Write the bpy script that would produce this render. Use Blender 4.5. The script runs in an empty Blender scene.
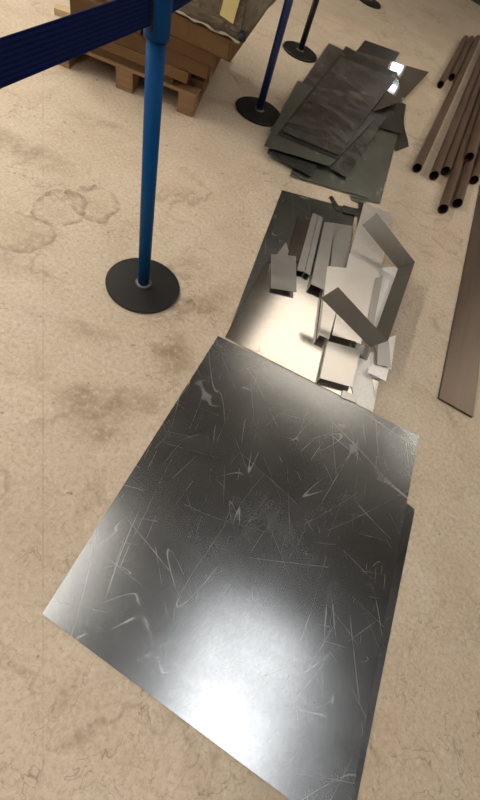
import bpy, bmesh, math, random
from mathutils import Vector, Matrix
random.seed(4)
S = bpy.context.scene
COL = S.collection

# ------------------------------------------------------------------ camera
FPX, PITCH, ROLL, CAMH = 375.0, 1.026, 0.5216, 1.4647
CXP, CYP = 240.0, 400.0
FWD = Vector((0, math.cos(PITCH), -math.sin(PITCH)))
R0 = Vector((1, 0, 0)); U0 = R0.cross(FWD)
RGT = math.cos(ROLL)*R0 + math.sin(ROLL)*U0
UPV = -math.sin(ROLL)*R0 + math.cos(ROLL)*U0
CPOS = Vector((0, 0, CAMH))
cd = bpy.data.cameras.new('camera'); cam = bpy.data.objects.new('camera', cd); COL.objects.link(cam)
M = Matrix((RGT, UPV, -FWD)).transposed().to_4x4(); M.translation = CPOS
cam.matrix_world = M
cd.sensor_fit = 'AUTO'; cd.sensor_width = 36.0; cd.lens = FPX*36.0/800.0; cd.clip_start = .02
S.camera = cam

def at(x, y, z=0.0):
    """measured point: where the sight line of a photo position meets the level z"""
    d = FWD + (x-CXP)/FPX*RGT - (y-CYP)/FPX*UPV
    return CPOS + d*((z-CPOS.z)/d.z)

# ------------------------------------------------------------------ materials
class NT:
    def __init__(s, name):
        m = bpy.data.materials.new(name); m.use_nodes = True
        s.m = m; s.t = m.node_tree; s.t.nodes.clear()
        s.out = s.n('ShaderNodeOutputMaterial')
        s.b = s.n('ShaderNodeBsdfPrincipled'); s.l(s.b.outputs[0], s.out.inputs[0])
        s.tc = s.n('ShaderNodeTexCoord')
    def n(s, t, **k):
        o = s.t.nodes.new(t)
        for a, v in k.items(): setattr(o, a, v)
        return o
    def l(s, a, b): s.t.links.new(a, b)
    def put(s, sock, v):
        if hasattr(v, 'is_output') or isinstance(v, bpy.types.NodeSocket): s.l(v, sock)
        else: sock.default_value = v
    def mapping(s, co=None, loc=(0,0,0), rot=(0,0,0), sc=(1,1,1)):
        o = s.n('ShaderNodeMapping'); s.l(co or s.tc.outputs['Object'], o.inputs[0])
        o.inputs[1].default_value = loc; o.inputs[2].default_value = rot; o.inputs[3].default_value = sc
        return o.outputs[0]
    def noise(s, co, scale, detail=4, rough=.55, dist=0, color=False):
        o = s.n('ShaderNodeTexNoise'); s.l(co, o.inputs['Vector'])
        o.inputs['Scale'].default_value = scale; o.inputs['Detail'].default_value = detail
        o.inputs['Roughness'].default_value = rough; o.inputs['Distortion'].default_value = dist
        return o.outputs['Color' if color else 'Fac']
    def ramp(s, v, *pts):
        o = s.n('ShaderNodeValToRGB'); s.l(v, o.inputs[0]); e = o.color_ramp.elements
        while len(e) < len(pts): e.new(.5)
        for q, (p, c) in zip(e, pts):
            q.position = p; q.color = (c, c, c, 1) if isinstance(c, (int, float)) else (*c, 1)
        return o.outputs[0]
    def math(s, op, a, b=0.0, c=None, clamp=False):
        o = s.n('ShaderNodeMath', operation=op); o.use_clamp = clamp
        s.put(o.inputs[0], a); s.put(o.inputs[1], b)
        if c is not None: s.put(o.inputs[2], c)
        return o.outputs[0]
    def mix(s, f, a, b, mode='MIX'):
        o = s.n('ShaderNodeMix', data_type='RGBA', blend_type=mode)
        s.put(o.inputs[0], f)
        for i, v in ((6, a), (7, b)):
            if isinstance(v, tuple): v = (*v, 1) if len(v) == 3 else v
            s.put(o.inputs[i], v)
        return o.outputs[2]
    def bump(s, h, st=.2, d=.002):
        o = s.n('ShaderNodeBump'); o.inputs['Strength'].default_value = st; o.inputs['Distance'].default_value = d
        s.l(h, o.inputs['Height']); s.l(o.outputs[0], s.b.inputs['Normal'])
    def set(s, **k):
        for a, v in k.items():
            a = {'color': 'Base Color', 'metal': 'Metallic', 'rough': 'Roughness', 'spec': 'Specular IOR Level',
                 'emit': 'Emission Color', 'emit_s': 'Emission Strength', 'alpha': 'Alpha', 'trans': 'Transmission Weight', 'coat': 'Coat Weight', 'ior': 'IOR'}[a]
            if isinstance(v, tuple) and len(v) == 3: v = (*v, 1)
            s.put(s.b.inputs[a], v)
        return s.m

def plain(name, color, rough=.5, metal=0.0, var=.12, scale=30, spec=.5):
    t = NT(name); co = t.tc.outputs['Object']
    n = t.noise(co, scale, 4)
    lo = tuple(c*(1-var) for c in color); hi = tuple(min(1, c*(1+var)) for c in color)
    c = t.mix(n, lo, hi)
    r = t.math('MULTIPLY_ADD', t.noise(co, scale*.4, 3), .25, rough-.125)
    return t.set(color=c, rough=r, metal=metal, spec=spec)

def sheet_metal(name, base, rough, smudge=.5, scr=.5, rust=0.0, tint=(.9,.95,1), seed=0.0, spangle=0.0, dust=0.0, even=0.0, angs=(12,65,100,128,165,42,80)):
    t = NT(name); co = t.mapping(loc=(seed*3.1, seed*1.7, seed))
    tot = None
    for i, a in enumerate(angs):
        m = t.mapping(t.mapping(co, (i*2.3, i*5.1, 0), (0, 0, math.radians(a))), sc=(.5+.15*i, 5.0+1.2*i, 1))
        dv = t.math('ABSOLUTE', t.math('SUBTRACT', t.noise(m, 1.0, 0, .3), .5))
        ln = t.ramp(dv, (0, 1), (.0021, 0))
        mk = t.ramp(t.noise(co, 2.7+i, 3), (.47+.01*i, 0), (.68, 1))
        v = t.math('MULTIPLY', ln, mk)
        tot = v if tot is None else t.math('MAXIMUM', tot, v)
    cl = t.noise(co, 2.2, 5, .55, .6)                      # wiped, cloudy dirt
    cl2 = t.noise(t.mapping(co, rot=(0,0,.5), sc=(1, 1.8, 1)), 2.0, 4, .5, .5)
    fine = t.noise(co, 160, 2)
    c = t.mix(t.ramp(cl, (.25, 0), (.8, 1)), tuple(base*(1-.45*smudge)*k for k in tint), tuple(base*k for k in tint))
    if spangle:
        vo = t.n('ShaderNodeTexVoronoi'); t.l(co, vo.inputs['Vector']); vo.inputs['Scale'].default_value = 100
        sp = t.ramp(vo.outputs['Color'], (.2, 1-spangle), (.8, 1))
        c = t.mix(1.0, c, sp, 'MULTIPLY')
    if rust:
        rr = t.math('MULTIPLY', t.ramp(t.noise(co, 9, 6, .7), (.58, 0), (.7, 1)), rust)
        c = t.mix(rr, c, (.22,.13,.07))
    c = t.mix(t.math('MULTIPLY', tot, scr), c, (.92,.93,.94))
    r = t.math('ADD', t.math('MULTIPLY_ADD', t.ramp(cl2, (.25, 0), (.75, 1)), .16*smudge, rough-.05), t.math('MULTIPLY_ADD', fine, .06, -.03))
    r = t.math('MULTIPLY_ADD', tot, .3*scr, r, clamp=True)
    d = t.math('MULTIPLY', t.ramp(t.noise(t.mapping(co, rot=(0,0,.6), sc=(1,1.7,1)), 4.0, 6, .62, 2.2), (.46, 0), (.74, 1)), dust)
    d = t.math('ADD', d, even)
    metal = t.math('SUBTRACT', 1.0, t.math('MAXIMUM', d, t.math('MULTIPLY', tot, .45*scr)))
    hb = t.math('ADD', t.math('MULTIPLY', t.noise(co, 2.2, 2), 4.0), t.math('MULTIPLY', fine, .004))
    t.bump(hb, .10, .002)
    return t.set(color=c, rough=r, metal=metal)

def concrete():
    t = NT('worn_concrete_floor'); co = t.tc.outputs['Object']
    big = t.noise(co, .7, 5, .6, .6); mid = t.noise(co, 3.2, 7, .65, .8); fine = t.noise(co, 55, 6, .75)
    c = t.mix(t.ramp(big, (.3, 0), (.7, 1)), (.50,.415,.315), (.63,.54,.43))
    c = t.mix(t.math('MULTIPLY', t.ramp(mid, (.44, 0), (.70, 1)), .45), c, (.40,.305,.21))
    c = t.mix(t.math('MULTIPLY', t.ramp(t.noise(co, 2.3, 6, .65), (.48, 0), (.72, 1)), .4), c, (.66,.60,.50))
    c = t.mix(t.math('MULTIPLY', t.ramp(fine, (.36, 1), (.54, 0)), .6), c, (.36,.27,.18))
    # tide-mark outlines left by dried puddles
    w = t.n('ShaderNodeVectorMath', operation='MULTIPLY_ADD'); t.l(t.noise(co, 2.6, 4, color=True), w.inputs[0]); w.inputs[1].default_value = (.5,.5,0); t.l(co, w.inputs[2])
    ring = t.math('ABSOLUTE', t.math('SUBTRACT', t.noise(w.outputs[0], 1.5, 3, .5), .5))
    brk = t.ramp(t.noise(co, 7, 4, .6), (.40, 0), (.58, 1))
    ring = t.math('MULTIPLY', t.ramp(ring, (.0, 1), (.018, 0)), t.ramp(t.noise(co, 1.9, 3), (.47, 0), (.6, 1)))
    c = t.mix(t.math('MULTIPLY', ring, .38), c, (.20,.13,.075))
    # hairline cracks
    cr = t.math('ABSOLUTE', t.math('SUBTRACT', t.noise(w.outputs[0], 4.0, 4, .6), .5))
    cr = t.math('MULTIPLY', t.ramp(cr, (0, 1), (.0055, 0)), t.ramp(t.noise(t.mapping(co, (4,2,0)), 1.6, 3), (.46, 0), (.6, 1)))
    c = t.mix(t.math('MULTIPLY', cr, .6), c, (.14,.095,.06))
    # the few big stains with shapes of their own
    wv = t.n('ShaderNodeVectorMath', operation='MULTIPLY_ADD'); t.l(t.noise(co, 6, 4, .6, color=True), wv.inputs[0]); wv.inputs[1].default_value = (.16,.16,0); t.l(co, wv.inputs[2])
    for (sx, sy, rx, ry, rot, edge, fill) in STAINS:
        m = t.n('ShaderNodeMapping', vector_type='TEXTURE'); t.l(wv.outputs[0], m.inputs[0])
        m.inputs[1].default_value = (sx+.08, sy+.08, 0); m.inputs[2].default_value = (0, 0, rot); m.inputs[3].default_value = (rx, ry, 1)
        fl = t.n('ShaderNodeVectorMath', operation='MULTIPLY'); t.l(m.outputs[0], fl.inputs[0]); fl.inputs[1].default_value = (1,1,0)
        ln = t.n('ShaderNodeVectorMath', operation='LENGTH'); t.l(fl.outputs[0], ln.inputs[0])
        dv = ln.outputs['Value']
        if edge: c = t.mix(t.math('MULTIPLY', t.ramp(dv, (.70, 0), (.93, 1), (1.0, 1), (1.06, 0)), t.math('MULTIPLY', brk, edge)), c, (.19,.12,.07))
        if fill: c = t.mix(t.math('MULTIPLY', t.ramp(dv, (.25, 1), (1.0, 0)), t.math('MULTIPLY', t.math('MULTIPLY_ADD', brk, .7, .3), fill)), c, (.21,.14,.08))
    c = t.mix(t.math('MULTIPLY', t.ramp(t.noise(t.mapping(co, rot=(0,0,.7)), 42, 6, .75, .3), (.52, 0), (.66, 1)), .38), c, (.74,.67,.56))
    # saw-cut joint
    (ax, ay), (bx, by) = pt(43, 170), pt(43, 400); L = math.hypot(bx-ax, by-ay); nx, ny = -(by-ay)/L, (bx-ax)/L
    dt = t.n('ShaderNodeVectorMath', operation='DOT_PRODUCT'); t.l(co, dt.inputs[0]); dt.inputs[1].default_value = (nx, ny, 0)
    js = t.math('ABSOLUTE', t.math('SUBTRACT', dt.outputs['Value'], nx*ax+ny*ay))
    c = t.mix(t.math('MULTIPLY', t.ramp(js, (.0012, 1), (.0035, 0)), t.math('MULTIPLY_ADD', brk, .3, .1)), c, (.25,.18,.12))
    sp = t.ramp(t.noise(co, 23, 3, .5), (.70, 0), (.735, 1))
    c = t.mix(t.math('MULTIPLY', sp, .5), c, (.12,.08,.05))
    t.bump(t.math('ADD', fine, mid), .12, .002)
    return t.set(color=c, rough=t.math('MULTIPLY_ADD', mid, .3, .45), spec=.35)

def pt(x, y): q = at(x, y, 0); return q.x, q.y
STAINS = [(*pt(60,208), .12, .16, .3, .65, .1), (*pt(92,204), .13, .15, .8, .65, .12), (*pt(18,232), .16, .14, .5, .6, .15),
          (*pt(110,400), .26, .10, .5, 0, .8), (*pt(100,425), .16, .10, .2, 0, .6), (*pt(160,350), .07, .05, .2, 0, .5),
          (*pt(448,235), .14, .22, .1, .35, .28), (*pt(425,255), .08, .12, .3, 0, .35), (*pt(20,270), .25, .09, .4, 0, .25),
          (*pt(10,145), .4, .16, .2, .0, .6), (*pt(175,355), .12, .16, .4, 0, .6), (*pt(80,330), .3, .06, .2, 0, .4), (*pt(95,120), .25, .08, .3, 0, .4), (*pt(195,305), .34, .12, 1.1, 0, .6), (*pt(420,205), .2, .08, .3, .3, .1)]

def wood():
    t = NT('pallet_wood'); co = t.tc.outputs['Generated']; ob = t.tc.outputs['Object']
    g = t.noise(t.mapping(ob, sc=(3, 60, 60)), 1.0, 4, .6)
    c = t.mix(g, (.17,.10,.05), (.33,.21,.115))
    t.bump(g, .2, .001)
    return t.set(color=c, rough=.75, spec=.25)
def card(name, base):
    t = NT(name); ob = t.tc.outputs['Object']
    c = t.mix(t.ramp(t.noise(ob, 5, 5), (.3, 0), (.7, 1)), tuple(k*.78 for k in base), base)
    fl = t.noise(t.mapping(ob, sc=(2,2,160)), 1.0, 1)
    c = t.mix(t.math('MULTIPLY', fl, .25), c, tuple(k*.55 for k in base))
    return t.set(color=c, rough=.7, spec=.25)
def rusty(name, a, b, rough=.42):
    t = NT(name); ob = t.tc.outputs['Object']
    n = t.noise(t.mapping(ob, sc=(14, 1.4, 14)), 1.0, 6, .65, .4)
    c = t.mix(t.ramp(n, (.3, 0), (.7, 1)), a, b)
    c = t.mix(t.math('MULTIPLY', t.ramp(t.noise(ob, 22, 5, .7), (.5, 0), (.68, 1)), .55), c, (.13,.065,.035))
    r = t.math('MULTIPLY_ADD', n, .25, rough-.1)
    t.bump(t.noise(ob, 60, 4), .15, .001)
    return t.set(color=c, rough=r, metal=.55)
def webbing():
    t = NT('navy_belt_webbing'); ob = t.tc.outputs['Object']
    sx = t.n('ShaderNodeSeparateXYZ'); t.l(ob, sx.inputs[0])
    rows = t.math('SINE', t.math('MULTIPLY', sx.outputs[2], 700)); wv = t.math('SINE', t.math('MULTIPLY', sx.outputs[1], 900))
    h = t.math('MULTIPLY', rows, wv)
    c = t.mix(t.math('MULTIPLY_ADD', rows, .5, .5), (.003,.008,.05), (.006,.016,.085))
    t.bump(h, .3, .0006)
    return t.set(color=c, rough=.7, spec=.06)
def film():
    t = NT('dirty_stretch_film'); ob = t.tc.outputs['Object']
    w = t.noise(t.mapping(ob, sc=(9, 22, 22)), 1.0, 5, .6, 1.2)
    c = t.mix(t.ramp(w, (.35, 0), (.7, 1)), (.06,.043,.025), (.13,.098,.06))
    t.bump(w, .9, .02)
    return t.set(color=c, rough=.15, spec=.8)
def glow(name, col, st):
    t = NT(name); return t.set(color=(.9,.9,.9), emit=col, emit_s=st, rough=.5)

MAT = dict(
    floor=concrete(), wood=wood(),
    sheet=sheet_metal('galvanised_sheet_scratched', .46, .26, .5, .42, tint=(.95,.98,1.0), seed=1, spangle=.07, dust=.045),
    sheet_b=sheet_metal('galvanised_sheet_blue_grey', .26, .30, .6, .5, tint=(.93,.97,1.0), seed=2.3, spangle=.1, dust=.08),
    bright=sheet_metal('bright_plate', .74, .19, .25, .25, tint=(1,.97,.92), seed=3, spangle=.06),
    white=sheet_metal('zinc_bright_offcut', .92, .42, .3, .2, tint=(1,.99,.97), seed=4, spangle=.08, dust=.15, even=.6),
    satin=sheet_metal('satin_pinkish_offcut', .88, .34, .3, .3, tint=(1,.96,.91), seed=14, dust=.12, even=.34),
    grey=sheet_metal('dull_grey_offcut', .50, .36, .5, .5, tint=(1,.98,.94), seed=5, dust=.25, even=.15),
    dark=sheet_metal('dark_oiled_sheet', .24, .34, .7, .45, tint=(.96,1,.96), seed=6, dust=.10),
    mill=sheet_metal('mill_scale_sheet', .34, .30, .8, .5, tint=(1,.98,.95), seed=7.7, dust=.5),
    green=sheet_metal('grey_green_sheet', .44, .40, .5, .45, tint=(.93,1,.93), seed=8.8, dust=.12),
    mirror=sheet_metal('polished_sheet', .60, .09, .2, .3, tint=(.97,.98,1), seed=9.4, dust=.12),
    brownfilm=sheet_metal('brown_stained_offcut', .22, .30, .8, .3, rust=.4, tint=(1,.86,.76), seed=10.2, dust=.05),
    strip=sheet_metal('folded_strip_steel', .23, .52, .4, .1, tint=(1,.95,.88), seed=11, dust=.06),
    pipe=rusty('rusty_brown_steel', (.085,.05,.034), (.235,.165,.125)),
    bore=plain('dark_pipe_bore', (.02,.015,.012), .8),  # near-black colour for the inside of the pipes
    plate=rusty('brown_mill_plate', (.075,.052,.036), (.13,.096,.072), .42),
    blue=plain('blue_painted_post', (.0006,.055,.19), .5, 0, .08, 14, .12), collar=plain('blue_plastic_head', (.001,.045,.155), .5, 0, .1, 20, .12),
    navy=webbing(), navypost=plain('navy_painted_post', (.008,.022,.10), .36, 0, .1, 14), blackpost=plain('black_post', (.010,.011,.016), .4),
    rubber=plain('black_cast_base', (.012,.0115,.011), .5, 0, .35, 25, .3), washer=plain('worn_grey_ring', (.10,.09,.085), .5),
    slot=plain('black_slot', (.006,.008,.015), .6),
    card=card('corrugated_cardboard', (.155,.086,.036)), card2=card('dark_cardboard', (.125,.068,.029)), cardin=card('pale_cut_cardboard', (.6,.47,.30)),
    film=film(), label=plain('yellow_paper', (.62,.52,.24), .7, 0, .06), tapew=plain('clear_tape_bunch', (.34,.31,.26), .18),
    wall=plain('cream_block_wall', (.50,.46,.40), .85, 0, .1, 3), wallf=plain('dark_far_wall', (.20,.17,.14), .85, 0, .15, 3), ceil=plain('dark_roof_deck', (.10,.10,.10), .8, 0, .15, 2),
    housing=plain('white_fixture_housing', (.55,.55,.53), .5),
    skirt=plain('dark_skirting', (.03,.025,.022), .6),
    lampA=glow('warm_white_diffuser', (1.0,.90,.77), 1.65), lampB=glow('cool_white_diffuser', (.95,.97,1.0), 3.6),
    lampC=glow('dim_diffuser', (1.0,.95,.88), 3.4), lampFill=glow('fill_light_diffuser', (1.0,.92,.80), 38.0), pane=glow('daylit_pane', (.85,.93,1.0), 5.0),
)

# ------------------------------------------------------------------ object helpers
def tag(o, label=None, cat=None, group=None, kind=None):
    if label: o['label'] = label
    if cat: o['category'] = cat
    if group: o['group'] = group
    if kind: o['kind'] = kind
    return o
def empty(name, loc, label, cat, group=None, rz=0):
    o = bpy.data.objects.new(name, None); o.empty_display_size = .1; o.location = loc; o.rotation_euler.z = rz
    COL.objects.link(o); return tag(o, label, cat, group)
def link(name, bm, mat, parent=None, loc=None, smooth=False, recenter=False):
    bmesh.ops.recalc_face_normals(bm, faces=bm.faces[:])
    me = bpy.data.meshes.new(name); bm.to_mesh(me); bm.free()
    for m in (mat if isinstance(mat, (list, tuple)) else [mat]): me.materials.append(m)
    if smooth:
        for p in me.polygons: p.use_smooth = True
    o = bpy.data.objects.new(name, me); COL.objects.link(o)
    if recenter:
        n = len(me.vertices); c = Vector((0,0,0))
        for v in me.vertices: c += v.co
        c /= n; c.z = min(v.co.z for v in me.vertices)
        for v in me.vertices: v.co -= c
        o.location = c
    if loc is not None: o.location = loc
    if parent: o.parent = parent
    return o
def add_box(bm, c, s, rz=0, bev=0.0, rot=None):
    r = bmesh.ops.create_cube(bm, size=1.0); vs = r['verts']
    mt = Matrix.Translation(c) @ (rot.to_4x4() if rot else Matrix.Rotation(rz, 4, 'Z')) @ Matrix.Diagonal((*s, 1))
    bmesh.ops.transform(bm, matrix=mt, verts=vs)
    if bev:
        es = {e for v in vs for e in v.link_edges}
        bmesh.ops.bevel(bm, geom=list(es), offset=bev, segments=2, affect='EDGES', profile=.7)
def lathe(prof, n=48):
    bm = bmesh.new(); rings = []
    for (r, z) in prof:
        rings.append([bm.verts.new((r*math.cos(2*math.pi*i/n), r*math.sin(2*math.pi*i/n), z)) for i in range(n)] if r > 1e-6 else [bm.verts.new((0,0,z))])
    for a, b in zip(rings, rings[1:]):
        for i in range(n):
            j = (i+1) % n
            if len(a) == 1: bm.faces.new((a[0], b[i], b[j]))
            elif len(b) == 1: bm.faces.new((a[i], a[j], b[0]))
            else: bm.faces.new((a[i], a[j], b[j], b[i]))
    return bm
def prism(pts, thk, bm=None):
    """plate from top outline points (own heights), thickness downwards"""
    bm = bm or bmesh.new()
    t = [bm.verts.new(p) for p in pts]; b = [bm.verts.new((p[0], p[1], p[2]-thk)) for p in pts]
    bm.faces.new(t); bm.faces.new(b[::-1])
    for i in range(len(t)):
        j = (i+1) % len(t); bm.faces.new((t[i], b[i], b[j], t[j]))
    return bm
def sheet(name, quad, z, mat, label, cat='metal sheet', group=None, thk=.0015, folds=None):
    zs = z if isinstance(z, (list, tuple)) else [z]*len(quad)
    pts = [at(x, y, zz) for (x, y), zz in zip(quad, zs)]
    o = link(name, prism(pts, thk), MAT[mat], recenter=True)
    return tag(o, label, cat, group)

# ------------------------------------------------------------------ the room
def struct(name, bm, mat): return tag(link(name, bm, mat), kind='structure')
X0, X1, Y0, Y1, HC = -6.0, 4.6, -5.0, 10.6, 4.2
def slab(c, s):
    bm = bmesh.new(); add_box(bm, Vector(c), s); return bm
struct('floor', slab(((X0+X1)/2, (Y0+Y1)/2, -.05), (X1-X0, Y1-Y0, .1)), MAT['floor'])
struct('ceiling', slab(((X0+X1)/2, (Y0+Y1)/2, HC+.05), (X1-X0, Y1-Y0, .1)), MAT['ceil'])
struct('wall_left', slab((X0-.05, (Y0+Y1)/2, HC/2), (.1, Y1-Y0, HC)), MAT['wall'])
struct('wall_right', slab((X1+.05, (Y0+Y1)/2, HC/2), (.1, Y1-Y0, HC)), MAT['wall'])
struct('wall_back', slab(((X0+X1)/2, Y0-.05, HC/2), (X1-X0, .1, HC)), MAT['wall'])
struct('wall_far', slab(((X0+X1)/2, Y1+.05, HC/2), (X1-X0, .1, HC)), MAT['wallf'])
struct('baseboard_far', slab(((X0+X1)/2, Y1-.01, .08), (X1-X0, .02, .16)), MAT['skirt'])

def ceiling_light(x, y, sx, sy, mat, label, z=HC, drop=.08, rz=0):
    t = empty('ceiling_light', (x, y, z), label, 'ceiling light', rz=rz)
    bm = bmesh.new(); add_box(bm, Vector((0,0,-drop/2)), (sx+.06, sy+.06, drop), bev=.008); link('housing', bm, MAT['housing'], t)
    bm = bmesh.new(); add_box(bm, Vector((0,0,-drop-.006)), (sx, sy, .012)); link('diffuser', bm, MAT[mat], t)
    return t
ceiling_light(.9, 5.35, 2.6, 2.5, 'lampA', 'warm white ceiling light above the metal offcuts')
ceiling_light(1.75, -.5, 1.4, 2.0, 'lampB', 'cool white ceiling light above the big front sheet')
ceiling_light(-1.25, -.3, 1.1, 1.9, 'lampC', 'dim ceiling light above the front left floor')
for i, (x, y) in enumerate(((-4.7, 1.8), (-4.7, 4.2), (4.25, 6.2), (-4.8, .2), (-1.6, -3.9))):  # unseen fill lights, added to brighten the floor away from the sheet reflections
    tag(ceiling_light(x, y, .5, 1.8, 'lampFill', ['added fill light along the left wall beside the pallet', 'added fill light along the left wall beyond the pallet', 'added fill light along the right wall beside the pipes',
        'added fill light along the left wall nearest the viewer', 'added fill light at the back wall, left'][i]), group='added fill lights')
w = struct('window_1', slab((-.62, Y1-.02, 1.30), (.34, .06, .20)), MAT['housing'])
bm = bmesh.new(); add_box(bm, Vector((-.62, Y1-.055, 1.30)), (.24, .012, .10)); link('pane', bm, MAT['pane'], w)

# ------------------------------------------------------------------ stanchions
def stanchion(x, y, post, label, rad=.178):
    t = empty('stanchion', (x, y, 0), label, 'stanchion', 'retractable belt stanchions')
    base = link('base', lathe([(0, .0), (rad-.006, 0), (rad, .004), (rad, .012), (rad-.006, .017), (rad*.5, .020), (.045, .021), (0, .021)]), MAT['rubber'], t, smooth=False)
    link('floor_ring', lathe([(.026, .021), (.040, .021), (.037, .027), (.026, .029)]), MAT['washer'], t, smooth=True)
    link('pole', lathe([(0, .018), (.0275, .018), (.0275, .975), (0, .975)], 40), MAT[post], t, smooth=True)
    h = link('belt_head', lathe([(.0275, .968), (.0345, .970), (.036, .977), (.036, 1.085), (.033, 1.098), (.022, 1.103), (0, 1.103)], 40), MAT['collar' if post == 'blue' else post], t, smooth=True)
    for k in (-1, 1):
        bm = bmesh.new(); add_box(bm, Vector((0, k*.034, 1.035)), (.016, .008, .092), bev=.002); link('belt_slot', bm, MAT['slot'], h)
    return t
P1, P2, P3, P4 = (-.700, 1.183), (-.998, 3.259), (-1.191, 4.683), (-1.165, 7.33)
P0 = (-.70, -.95)
stanchion(*P1, 'blue', 'bright blue post on a black disc base with a belt, in front of the pallet')
stanchion(*P2, 'navypost', 'navy post on a black disc base right of the pallet, beside the dark sheet stack', .188)
stanchion(*P3, 'blackpost', 'black post on a disc base behind the navy post, near the top edge')
stanchion(*P4, 'blackpost', 'farthest black disc base, cut by the top edge of the photo')
stanchion(*P0, 'blue', 'blue post out of view at the near end of the belt')
def belt(a, b, label, sag=.012):
    a, b = Vector((*a, 1.036)), Vector((*b, 1.036)); d = (b-a).normalized(); nrm = Vector((-d.y, d.x, 0))
    L = (b-a).length-.078; a = a + d*.039; N = 24; bm = bmesh.new(); prev = None
    for i in range(N+1):
        s = i/N; p = a + d*(L*s); p.z -= sag*4*s*(1-s)
        ring = [bm.verts.new(p + nrm*(k*.0012) + Vector((0,0,h))) for k, h in ((1,.035), (1,-.036), (-1,-.036), (-1,.035))]
        if prev:
            for k in range(4): bm.faces.new((prev[k], prev[(k+1)%4], ring[(k+1)%4], ring[k]))
        else: bm.faces.new(ring)
        prev = ring
    bm.faces.new(prev[::-1])
    return tag(link('barrier_belt', bm, MAT['navy'], recenter=True), label, 'barrier belt', 'retractable barrier belts')
belt(P0, P1, 'dark navy woven belt stretched from the bright blue post to the left edge', .004)
belt(P1, P2, 'navy belt between the bright blue post and the navy post, above view')
belt(P2, P3, 'navy belt between the navy post and the black post, above view')

# ------------------------------------------------------------------ pallet and its load
PF = Vector((-1.29, 2.725, 0)); PANG = math.radians(16); PW, PD = .98, 1.15
pal = empty('pallet', PF, 'wooden block pallet under brown cartons behind the blue post', 'pallet', rz=PANG)
# local axes: +x to the right along the front, +y away; front right corner at 0,0
for yy in (.07, PD/2, PD-.07):
    for xx in (-.06, -PW/2, -PW+.06):
        bm = bmesh.new(); add_box(bm, Vector((xx, yy, .06)), (.115, .135, .08), bev=.003); link('block', bm, MAT['wood'], pal)
for xx in (-.06, -PW/2, -PW+.06):
    bm = bmesh.new(); add_box(bm, Vector((xx, PD/2, .110)), (.115, PD, .020), bev=.002); link('stringer_board', bm, MAT['wood'], pal)
    bm = bmesh.new(); add_box(bm, Vector((xx, PD/2, .010)), (.115, PD, .020), bev=.002); link('bottom_board', bm, MAT['wood'], pal)
nb = 8
for i in range(nb):
    bm = bmesh.new(); yy = .052+(PD-.104)*i/(nb-1); add_box(bm, Vector((-PW/2, yy, .1305)), (PW, .104, .020), bev=.002); link('deck_board', bm, MAT['wood'], pal)
def L2W(x, y, z): return PF + Matrix.Rotation(PANG, 3, 'Z') @ Vector((x, y, z))
def carton(x0, x1, y0, y1, z0, z1, label, mat='card', rz=0.0, flap=None, name='carton'):
    c = L2W((x0+x1)/2, (y0+y1)/2, z0)
    t = empty(name, c, label, 'carton', 'cartons on the pallet', rz=PANG+rz)
    sx, sy, h = x1-x0, y1-y0, z1-z0
    bm = bmesh.new(); add_box(bm, Vector((0,0,h/2)), (sx, sy, h), bev=.006)
    for v in bm.verts:                      # crushed, slightly bowed walls
        k = .006*math.sin(v.co.x*9+v.co.y*7+x0*20); v.co.y += k if v.co.z > h*.3 else 0; v.co.x += k*.7 if v.co.z > h*.3 else 0
    link('body', bm, MAT[mat], t)
    if flap:
        for (fx, w, l, a) in flap:          # flaps hanging off the front face
            bm = bmesh.new(); add_box(bm, Vector((0,0,-l/2)), (w, .005, l), bev=.001)
            bmesh.ops.transform(bm, matrix=Matrix.Translation((fx, -sy/2-.006, h-.004)) @ Matrix.Rotation(a, 4, 'X'), verts=bm.verts)
            link('flap', bm, MAT['cardin' if l < .03 else mat], t)
    return t
DZ = .1415
carton(-.90, -.17, .01, 1.08, DZ, .185, 'lowest flattened carton lying on the pallet deck, ending at the blue post', 'card2', .01)
carton(-.80, -.06, -.01, 1.05, .1855, .245, 'flat carton second from the bottom at the front right of the pallet', 'card', -.012)
carton(-.60, .05, .0, 1.0, .2455, .325, 'flat carton third from the bottom, sticking out past the right pallet corner', 'card2', .015)
carton(-.80, -.63, .01, .50, .2455, .385, 'small upright carton at the left front of the pallet beneath the belt', 'card2', .0, [(0, .2, .10, -.12)])
carton(-.60, -.39, .02, .50, .3255, .42, 'small carton just left of the blue post head', 'card', 0)
carton(-.37, .10, -.005, 1.0, .3255, .392, 'flat carton right under the biggest top carton, right of the blue post', 'card2', .0)
carton(-.31, .23, -.01, 1.05, .3925, .50, 'biggest carton overhanging the right side of the pallet under the film', 'card', -.08, [(.12, .26, .09, -.05)])
carton(-.74, -.40, .56, 1.08, .3255, .48, 'carton at the back left of the pallet behind the belt', 'card2', 0)
carton(-.135, .015, .1, .95, .1415, .185, 'crushed flat carton lying low at the right edge of the pallet deck', 'card2', .02)
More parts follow.
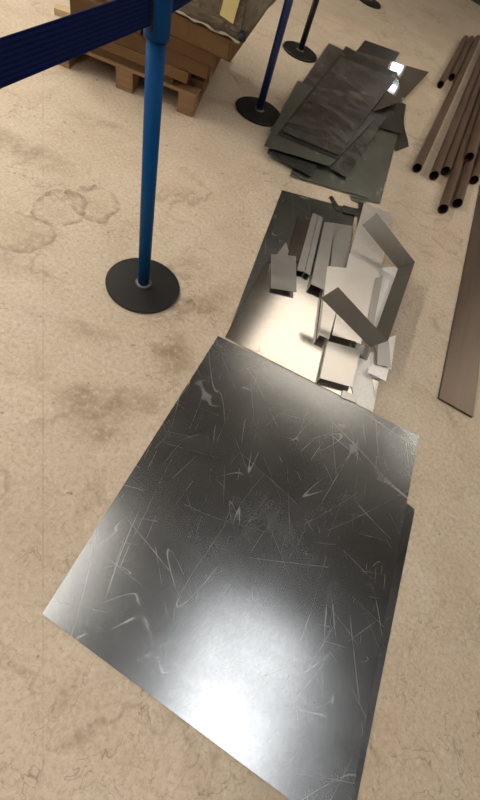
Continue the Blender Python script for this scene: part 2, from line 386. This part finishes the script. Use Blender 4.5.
# dark film-wrapped bundle on top
bw = empty('wrapped_bundle', L2W(-.21, .55, .502), 'dark bundle wrapped in shiny stretch film on top of the cartons', 'wrapped bundle', rz=PANG-.13)
bm = bmesh.new(); add_box(bm, Vector((0,0,.14)), (1.0, 1.10, .28), bev=.045)
bmesh.ops.subdivide_edges(bm, edges=bm.edges[:], cuts=5, use_grid_fill=True)
for v in bm.verts:
    p = v.co; d = .010*math.sin(p.x*31+p.y*11)+.008*math.sin(p.y*27-p.x*8+2)+random.uniform(-.005,.005)
    v.co += Vector((d*.6, d*.6, d if p.z > .03 else 0))
    if v.co.z < 0: v.co.z = 0
link('film_wrap', bm, MAT['film'], bw, smooth=True)
bm = bmesh.new()                                               # twisted bright rope of film along the front edge
N = 48; prev = None
for i in range(N+1):
    s = i/N; c = Vector((-.15+.66*s, -.556+.004*math.sin(s*23), .015+.004*math.sin(s*31))); r = .007+.003*math.sin(s*47)
    ring = [bm.verts.new(c+Vector((0, r*math.cos(a), r*.8*math.sin(a)))) for a in [k*math.pi/4+s*9 for k in range(8)]]
    if prev:
        for k in range(8): bm.faces.new((prev[k], prev[(k+1)%8], ring[(k+1)%8], ring[k]))
    else: bm.faces.new(ring)
    prev = ring
bm.faces.new(prev[::-1]); link('film_edge', bm, MAT['tapew'], bw, smooth=True)
bm = bmesh.new(); add_box(bm, Vector((.42, -.566, .17)), (.085, .004, .17), rot=Matrix.Rotation(.12, 3, 'Y')); link('paper_label', bm, MAT['label'], bw)
bm = bmesh.new(); bmesh.ops.create_icosphere(bm, subdivisions=3, radius=.028)
for v in bm.verts: v.co *= 1+.12*math.sin(v.co.x*140)*math.sin(v.co.z*120)
kn = link('tape_knot', bm, MAT['slot'], bw, smooth=True); kn.location = (.51, -.53, .035)
# pale offcut of card on the floor left of the pallet
bm = bmesh.new(); add_box(bm, Vector((0,0,.02)), (.16, .09, .04), bev=.004)
sc = link('wood_scrap', bm, MAT['cardin']); sc.location = at(67, 16, 0); sc.rotation_euler.z = .5
tag(sc, 'small pale wood scrap on the floor left of the pallet, above the belt', 'wood scrap')

# ------------------------------------------------------------------ front sheets
sheet('metal_sheet', [(224,372),(415,509),(349,840),(60,610)], .003, 'sheet_b', 'blue-grey sheet underneath the big front sheet, showing along its right edge', group='large sheets at the front')
sheet('metal_sheet', [(218,336),(419,436),(344,840),(42,614)], .0055, 'sheet', 'largest scratched galvanised sheet lying frontmost on the floor', group='large sheets at the front')
# ------------------------------------------------------------------ middle pile
MG = 'sheets and offcuts in the middle pile'
OC = 'metal offcut'
sheet('metal_sheet', [(282,190),(356,210),(322,372),(226,338)], .002, 'dark', 'dark sheet under the middle pile, bare at its upper left corner', group=MG)
sheet('metal_sheet', [(266,262),(352,288),(373,412),(225,337)], .004, 'bright', 'bright cream-reflecting sheet just behind the big front sheet', group=MG)
def channel(quad, z, h, mat, label, group=MG, thk=.0016, zs=None):
    """shallow folded channel lying open side down: a web and two folded flanges along its long edges, ends open"""
    zz = zs or [z]*4
    p = [at(x, y, k) for (x, y), k in zip(quad, zz)]
    c = sum(p, Vector())/4; c.z = min(q.z for q in p)-h
    t = empty('folded_channel', c, label, 'metal offcut', group)
    link('web', prism([q-c for q in p], thk), MAT[mat], t)
    for a, b in ((1, 2), (3, 0)):
        d = (p[b]-p[a]).normalized(); inn = Vector((-d.y, d.x, 0))
        if inn.dot(sum(p, Vector())/4-p[a]) < 0: inn = -inn
        inn *= thk
        bm = prism([p[a]-c-Vector((0,0,thk)), p[b]-c-Vector((0,0,thk)), p[b]+inn-c-Vector((0,0,thk)), p[a]+inn-c-Vector((0,0,thk))], h-thk)
        link('flange', bm, MAT[mat], t)
    return t
def off(quad, z, mat, label, thk=.0015): return sheet('metal_offcut', quad, z, mat, label, OC, MG, thk)

off([(286,242),(292,262),(284,268),(270,264)], [.007,.007,.007,.007], 'grey', 'pale grey wedge offcut half hidden behind the small square piece')
off([(297,217),(321,222),(306,263),(287,259)], .010, 'brownfilm', 'brown-stained dark offcut at the upper left of the pile')
off([(271,254),(296,256),(296.5,292),(271,288)], [.016,.018,.030,.024], 'grey', 'small square grey offcut lying on the left of the bright sheet', .003)
channel([(313,213),(318,215),(304.5,272),(297,270)], .028, .022, 'grey', 'narrowest folded channel, leftmost in the pile, open end to the viewer')
channel([(318.5,215),(323,218),(310,275),(305,272)], .030, .024, 'grey', 'narrow folded channel second from the left in the pile')
channel([(324.5,222),(335,223),(324.5,290),(311,284)], .040, .034, 'grey', 'wider grey folded channel with dark open end in mid pile')
off([(334.5,223),(353,226),(347,270),(328,290)], .009, 'grey', 'flat grey strip to the right of the wide folded channel')
channel([(327.5,266),(348,268),(329,339),(319.5,335)], .048, .036, 'satin', 'narrow cream folded strip under the raised leg of the bent strip')
off([(364,203),(390,213),(384,257),(350,254)], .036, 'satin', 'pinkish grey offcut beneath the upper leg of the bent strip')
off([(349.5,253),(384,256),(361,343),(332,335)], [.041,.041,.047,.047], 'satin', 'broad cream offcut in the pile centre, framed by the bent strip')
off([(379,268),(400,266),(385,322),(367,331)], .022, 'white', 'white zinc offcut inside the bend of the strip')
off([(376,278),(383,275),(373,329),(366,328)], .050, 'grey', 'thin grey sliver beside the broad cream offcut')
channel([(328,341),(361,350),(352,387),(320,378)], .034, .024, 'satin', 'short cream folded piece nearest the big front sheet')
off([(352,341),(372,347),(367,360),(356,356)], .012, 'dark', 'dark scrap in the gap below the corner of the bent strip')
off([(356,352),(374,352),(379,381),(373,412),(356,404),(352,388)], .0085, 'white', 'whitest zinc offcut at the lower right of the pile')
off([(343,390),(358,396),(357,403),(341,397)], .011, 'white', 'little pale tab by the edge of the big front sheet')
off([(372,377),(379,380),(375,398)], .012, 'bright', 'tiny warm triangular sliver at the lower right of the pile')
off([(371,364),(389,368),(386,381),(367,372)], [.030,.024,.024,.030], 'white', 'short white offcut tipped up at the right end of the pile')
off([(374,342),(396,335),(391,370),(380,362)], .016, 'white', 'tall white offcut behind the grey one at the right end of the pile')
off([(378,341),(389,341),(391,367),(377,365)], .034, 'grey', 'light grey rectangular offcut right of the bent strip corner')
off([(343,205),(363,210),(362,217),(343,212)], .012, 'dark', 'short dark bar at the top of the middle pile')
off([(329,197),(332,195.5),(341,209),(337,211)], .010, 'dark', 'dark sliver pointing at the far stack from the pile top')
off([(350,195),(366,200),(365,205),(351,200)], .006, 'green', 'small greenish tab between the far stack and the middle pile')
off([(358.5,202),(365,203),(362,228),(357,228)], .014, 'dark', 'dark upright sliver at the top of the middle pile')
# bent strip standing on its edge: upper leg, spine, lower leg; both legs rise off the pile
lo = [at(362,225,.150), at(398,269,.060), at(370,347,.055), at(321,298,.150)]
hi = [at(377,213,.235), at(415,262,.150), at(388,341,.145), at(338,287,.235)]
bm = bmesh.new(); th = .0016
rows = []
for k in range(3):
    nrm = (lo[k+1]-lo[k]).cross(hi[k]-lo[k]).normalized()*th; NU, NV = 14, 5
    g = [[[bm.verts.new(lo[k].lerp(lo[k+1], u/NU).lerp(hi[k].lerp(hi[k+1], u/NU), v/NV) + sg*nrm) for v in range(NV+1)] for u in range(NU+1)] for sg in (0, 1)]
    for u in range(NU):
        for v in range(NV):
            for q in g: bm.faces.new((q[u][v], q[u+1][v], q[u+1][v+1], q[u][v+1]))
        for v in (0, NV): bm.faces.new((g[0][u][v], g[0][u+1][v], g[1][u+1][v], g[1][u][v]))
    for v in range(NV):
        for u in (0, NU): bm.faces.new((g[0][u][v], g[0][u][v+1], g[1][u][v+1], g[1][u][v]))
tag(link('bent_strip', bm, MAT['strip'], recenter=True), 'dark folded strip standing on edge in a V on the middle pile', 'metal strip', MG)

# ------------------------------------------------------------------ far stack
FG = 'sheets in the far stack'
def far(q, z, mat, label): return sheet('metal_sheet', q, z, mat, label, group=FG, thk=.0022)
far([(365,40),(400,52.5),(378,90),(338,75)], 0.0051, 'dark', 'rearmost sheet of the far stack, its corner sticking out at the top')
far([(396,151),(409,146),(402,116),(380,122)], 0.0051, 'dark', 'small dark sheet corner at the lower right of the far stack')
far([(350,196.5),(380,203),(398,134),(370,128)], 0.0103, 'green', 'grey-green sheet under the other grey-green one, at its right edge')
far([(290,175),(368,198),(389,136),(318,108)], 0.0154, 'green', 'grey-green sheet at the near end of the far stack')
far([(366,124),(402,134),(406,104),(380,95)], 0.0205, 'dark', 'dark sheet poking out at the right middle of the far stack')
far([(352,50),(429,72),(405,98),(335,84)], 0.0257, 'mirror', 'shiniest sheet with the bright reflection, pointing right in the far stack')
far([(345,62),(397,72),(402,101),(372,112)], [.031,.031,.058,.040], 'mirror', 'second shiny sheet, bright triangle just below the shiniest one')
far([(267,153),(311,176),(346,120),(296,95)], 0.0359, 'dark', 'darkest sheet at the lower left of the far stack')
far([(331,168),(347,177),(386,117),(368,110)], 0.0410, 'mill', 'narrow smeared sheet with pale swirls in the far stack')
far([(270,130),(302,142),(356,56),(329,43)], 0.0462, 'mill', 'sheet along the left side of the far stack by the navy post')
far([(264,146),(330,166),(376,118),(298,80)], 0.0513, 'green', 'greyish sheet just below the two top sheets of the far stack')
far([(277,134),(336,159),(394,72),(346,46)], 0.0564, 'dark', 'second sheet from the top of the far stack, reaching furthest back')
far([(282,131),(338,155),(396,78),(341,57)], 0.0641, 'mill', 'topmost dark sheet of the far stack')

# ------------------------------------------------------------------ pipes and flat bar
PR = .039
PDIR = Vector((.014, 1, 0)).normalized()
def pipe(px, py, z, y1, label, r=PR):
    a = at(px, py, z); L = (y1-a.y)
    t = empty('steel_pipe', (a.x, a.y, z-r), label, 'steel pipe', 'brown steel pipes on the floor')
    n = 28; ri = r-.005
    def ring(bm, rad, y): return [bm.verts.new((rad*math.cos(2*math.pi*i/n)+PDIR.x*y, PDIR.y*y, r+rad*math.sin(2*math.pi*i/n))) for i in range(n)]
    bm = bmesh.new(); o0, o1, i0, i1 = ring(bm, r, 0), ring(bm, r, L), ring(bm, ri, 0), ring(bm, ri, L)
    for i in range(n):
        j = (i+1) % n
        for q in ((o0[i], o0[j], o1[j], o1[i]), (o0[j], o0[i], i0[i], i0[j]), (o1[i], o1[j], i1[j], i1[i])): bm.faces.new(q)
    link('tube', bm, MAT['pipe'], t, smooth=False)
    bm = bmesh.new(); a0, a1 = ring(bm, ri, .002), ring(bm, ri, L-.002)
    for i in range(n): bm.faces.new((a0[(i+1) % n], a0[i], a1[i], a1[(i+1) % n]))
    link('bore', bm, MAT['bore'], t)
    return t
pipe(417, 168, PR, 8.3, 'long brown pipe, leftmost of the main pipe bundle')
pipe(434, 175.5, PR, 8.4, 'brown pipe second from the left in the main bundle')
pipe(445.5, 171, PR, 8.3, 'brown pipe third from the left, tucked behind the nearest pipes')
pipe(443, 209, PR, 6.6, 'nearest brown pipe, its open end lowest in the photo')
pipe(457.5, 203, PR, 6.7, 'brown pipe just right of the nearest pipe')
pipe(469.2, 157, PR+.064, 8.0, 'brown pipe lying on top of the others at the right edge')
pipe(474, 180, PR, 7.2, 'rightmost brown pipe, half cut by the right edge')
pipe(440.5, 84.5, PR, 7.95, 'shorter far pipe, left of the far pair', .036)
pipe(452, 77, PR, 8.1, 'shorter far pipe, right of the far pair', .036)
bm = bmesh.new(); add_box(bm, Vector((0,0,.007)), (.212, 2.6, .014), bev=.0015)
o = link('flat_bar', bm, MAT['plate']); c = at(437, 398, .014)
o.location = (c.x+.108, c.y+1.31, 0); o.rotation_euler.z = math.radians(.4)
tag(o, 'wide brown flat steel bar lying on the floor at the right edge', 'steel bar')

# ------------------------------------------------------------------ render look
wd = bpy.data.worlds.new('world'); S.world = wd; wd.use_nodes = True
wd.node_tree.nodes['Background'].inputs[0].default_value = (.9,.92,1,1); wd.node_tree.nodes['Background'].inputs[1].default_value = .05
vs = S.view_settings; vs.view_transform = 'Standard'; vs.look = 'None'; vs.exposure = 0.0; vs.gamma = 1.0; vs.use_curve_mapping = False
